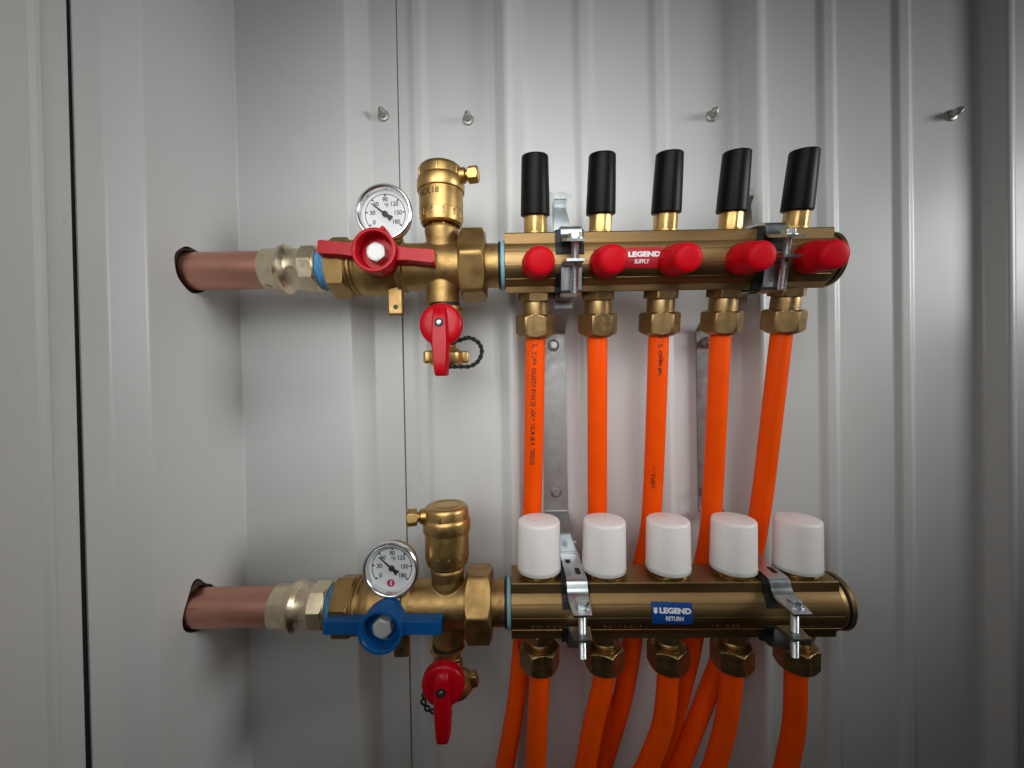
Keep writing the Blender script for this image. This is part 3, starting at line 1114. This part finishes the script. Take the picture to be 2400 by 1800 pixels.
# ================================================================== BRACKETS
def bracket(name, label, xw, xc, xk):
    b = thing(name, label, 'bracket', (xc, YP - 1, 0), (0, 0, 0), 'manifold wall brackets')
    y0 = YP - 1
    # (y, z) path relative to the wall face; z world
    yS, yR = AX_S.y + 25.5, AX_R.y + 25.5
    path = [(yS - 13, 150), (yS + 4, 69), (y0 - 1.6, 44), (y0 - 1.6, -126), (yR, -134.5), (yR, -206)]
    path = [(p[0] - y0, p[1]) for p in path]

    def xo(z):
        return (xw - xc) * max(0, 1 - abs((z + 40) / 110.0) ** 4)
    bm = NB()
    strip(bm, path, 22, 2.2, xo, 2.5)
    st = part('strap', bm, M['galv'], b)
    # slots near the two ends, black discs standing for their shade
    bm = NB()
    bm.free()
    for z in (131, 74, -141, -201):
        yy = (yS + 4 - (z - 69) * 17 / 81 if z > 0 else yR) - y0 - 1.2
        for sx in ((-6, 6) if z in (74, -201) else (5,)):
            bm = NB()
            lathe(bm, [(yy + .8, 2.3), (yy - .12, 2.3)], 'y', (sx, 0, z), 24, True, lambda a, t, r: r * (1 + .9 * abs(math.cos(a)) ** 3))
            part('slot', bm, M['rubber'], st)
    for z in (32, -106):
        bm = NB()
        lathe(bm, [(-2.6, 5.6), (-3.4, 5.6), (-4.6, 5.0), (-5.4, 3.9)], 'y', (xw - xc, 0, z), 32)
        lathe(bm, [(-5, 3.6), (-8.4, 3.5), (-8.9, 2.8)], 'y', (xw - xc, 0, z), 48, True, hexfn(3.1, .4))
        part('screw', bm, M['zincdull'], b)
    # clamps
    for (ax, rot, zl) in ((AX_S, ROT_S, .5), (AX_R, ROT_R, -4.5)):
        loc = V(xk - xc, ax.y - y0, ax.z - (math.tan(rot[1]) * xk if rot[1] else 0))
        up = NB()
        strip(up, [(16.5, 50.5), (19.5, 46), (23.5, 27), (14, 25.4), (-16.2, 24.8), (-18.6, 18.2), (-22.5, 15.4), (-41, 13.2)], 15, 1.8,
              lambda z: -4.0 * max(0, min(1, (z - 27) / 8)), 2.6,
              wf=lambda s: .66 if s < .17 else (1.0 if s > .24 and s < .93 else (.66 + (s - .17) / .07 * .34 if s < .93 else 1.0 - 2.6 * (s - .93))))
        lathe(up, [(25.4 - 2, 2.1), (25.5, 2.1)], 'z', (-3.4, 5, 0), 20)
        c1 = part('clamp_strap', up, M['zinc'], b, loc, (rot[0], 0, 0))
        for (sx, sy, zz) in ((-2.8, 12.5, 26.4), (2.4, -4.5, 26.1)):
            sl = NB()
            lathe(sl, [(zz - 1.3, 1.9), (zz, 1.9)], 'z', (sx, sy, 0), 28, True, lambda a, t, r: r * (1 + 1.6 * abs(math.sin(a)) ** 3))
            part('slot', sl, M['rubber'], c1)  # slot shade drawn as a black disc on the strap
        lo = NB()
        strip(lo, [(22.5, -34), (22.5, -26), (12, -24), (-14.5, -23.9), (-21.3, -21.3), (-22, zl - 2.5), (-24.5, zl), (-40, zl)], 15, 1.8, None, 2.2,
              wf=lambda s: 1.0 if s < .93 else 1.0 - 2.6 * (s - .93))
        part('clamp_jaw', lo, M['zinc'], b, loc, (rot[0], 0, 0))
        for lp in ([(16, 22.9), (-14.6, 22.9), (-15.7, 22), (-15.8, 14.6), (-18.6, 10.6), (-20.4, 6)],
                   [(12, -22.2), (-12.9, -22.2), (-13.8, -21), (-14.2, -16.4), (-18.4, -11.6), (-20.6, -7)]):
            ln = NB()
            strip(ln, lp, 20.5, 1.3, None, 1.0)
            part('rubber_liner', ln, M['rubber'], b, loc + V(-1.0, 0, 0), (rot[0], 0, 0))
        bo = NB()
        zt = 15.2
        hexnut(bo, zt - .2, zt + 3.6, 4.4, 'z', (1.0, -31, 0), .3, .6)
        lathe(bo, [(zt - .6, 6.0), (zt + .1, 6.0)], 'z', (1.0, -31, 0), 32)
        box(bo, (1.0, -31, zt + 3.55), (1.2, 5.4, .5))
        box(bo, (1.0, -31, zt + 3.55), (5.4, 1.2, .5))
        rows = []
        z = zt
        while z > -21.5:
            rows += [(z, 2.75), (z - .45, 2.45)]
            z -= .9
        rows += [(-21.5, 2.6), (-22.2, 2.0)]
        lathe(bo, rows[::-1], 'z', (1.0, -31, 0), 28)
        part('bolt', bo, M['zinc'], b, loc, (rot[0], 0, 0))
    return b


bracket('manifold_bracket', 'zinc bracket clamping both manifold bars between their first and second ports', 39.5, 40, 44.5)
bracket('manifold_bracket', 'zinc bracket clamping both manifold bars near their right end', 185.5, 186, 191.5)

# ================================================================== PEX TUBES
RS = Matrix.Rotation(R(12), 3, 'X')
RRm = Matrix.Rotation(R(0.72), 3, 'Y') @ Matrix.Rotation(R(1.0), 3, 'X')
pex_s = [
    [(1247, 1200, 340), (1237, 1350, 344), (1224, 1500, 344), (1211, 1638, 342), (1183, 1797, 340), (1150, 1960, 338)],
    [(1400, 1200, 340), (1401, 1350, 343), (1406, 1500, 343), (1413, 1640, 341), (1399, 1797, 339), (1380, 1960, 336)],
    [(1527, 1200, 340), (1502, 1340, 343), (1483, 1500, 343), (1458, 1640, 342), (1412, 1797, 352), (1365, 1960, 352)],
    [(1667, 1205, 340), (1646, 1340, 343), (1624, 1500, 343), (1585, 1660, 342), (1540, 1797, 342), (1490, 1960, 342)],
    [(1784, 1180, 340), (1752, 1340, 343), (1705, 1500, 343), (1668, 1600, 341), (1590, 1797, 336), (1515, 1960, 332)],
]
pex_r = [
    [(1259, 1700, 312), (1256, 1797, 313), (1252, 1960, 314)],
    [(1390, 1700, 313), (1372, 1797, 314), (1345, 1960, 316)],
    [(1553, 1700, 312), (1517, 1797, 312), (1455, 1960, 312)],
    [(1700, 1700, 312), (1674, 1797, 312), (1630, 1960, 312)],
    [(1861, 1700, 313), (1843, 1797, 314), (1812, 1960, 316)],
]
lab_s = ['orange tube from the first supply port, lettered in black down its length', 'plain straight orange tube from the second supply port',
         'orange tube from the third supply port, short black print near its top', 'plain orange tube from the fourth supply port, beside the right bracket',
         'orange tube from the last supply port, sweeping left behind the lower manifold']
lab_r = ['orange tube dropping straight from the first white capped return port', 'orange tube under the second return port, overlapping the tube behind it',
         'orange tube bending left under the third return port', 'orange tube under the fourth return port, beside the right clamp', 'orange tube under the last return port, standing alone at right']


def pex(label, pts, marks):
    bm = NB()
    c = catmull(pts, 12)
    base = c[0].copy()
    fr = frames(c)
    tube(bm, [p - base for p in c], 7.95, 40)
    o = part('orange_tube', bm, M['pex'], loc=base, ang=50)
    tag(o, label, 'tube', 'orange heating tubes')
    L = [0]
    for a, b in zip(c[:-1], c[1:]):
        L.append(L[-1] + (b - a).length)

    def at(s):
        i = 0
        while i < len(L) - 2 and L[i + 1] < s:
            i += 1
        q = (s - L[i]) / (L[i + 1] - L[i])
        p = fr[i][0].lerp(fr[i + 1][0], q)
        n = fr[i][2].lerp(fr[i + 1][2], q).normalized()
        b = fr[i][3].lerp(fr[i + 1][3], q).normalized()
        return p, n, b
    for (s0, txt, size, ang, sx) in marks:
        t = text_bm(txt, size, .04, .13, align='LEFT', sx=sx)

        def f(u, v, w):
            p, n, b = at(s0 + u)
            a = R(ang) + v / 8.0
            return p - base + (n * math.cos(a) + b * math.sin(a)) * (7.98 + w)
        remap(t, f)
        part('printed_lettering', t, M['darkink'], o)
    return o


for k in range(5):
    top = AX_S + RS @ V(PORTS[k], 0, -50)
    nxt = AX_S + RS @ V(PORTS[k], 0, -72)
    nxt.y -= 1.5
    pts = [top] + [P(*q) for q in pex_s[k]]
    pts.append(pts[-1] + V((pts[-1].x - pts[-2].x) * 1.2, 0, -240))
    marks = []
    if k == 0:
        marks = [(8, '1/2" 12.7mm  OXYGEN BARRIER  PEX-b  ASTM F876  LEGEND', 4.7, 8, .8), (205, '1/2" 12.7mm  OXYGEN BARRIER  PEX-b', 4.7, 14, .8)]
    if k == 2:
        marks = [(6, 'X 1/2"  Oxygen Barr', 4.0, 8, .95), (112, '-- 1/2 PEX-b', 4.0, 20, .9)]
    pex(lab_s[k], pts, marks)
for k in range(5):
    top = AX_R + RRm @ V(PORTS_R[k], 0, -46)
    nxt = AX_R + RRm @ V(PORTS_R[k], 0, -62)
    pts = [top, nxt] + [P(*q) for q in pex_r[k]]
    pts.append(pts[-1] + V((pts[-1].x - pts[-2].x) * 1.2, 0, -240))
    pex(lab_r[k], pts, [])
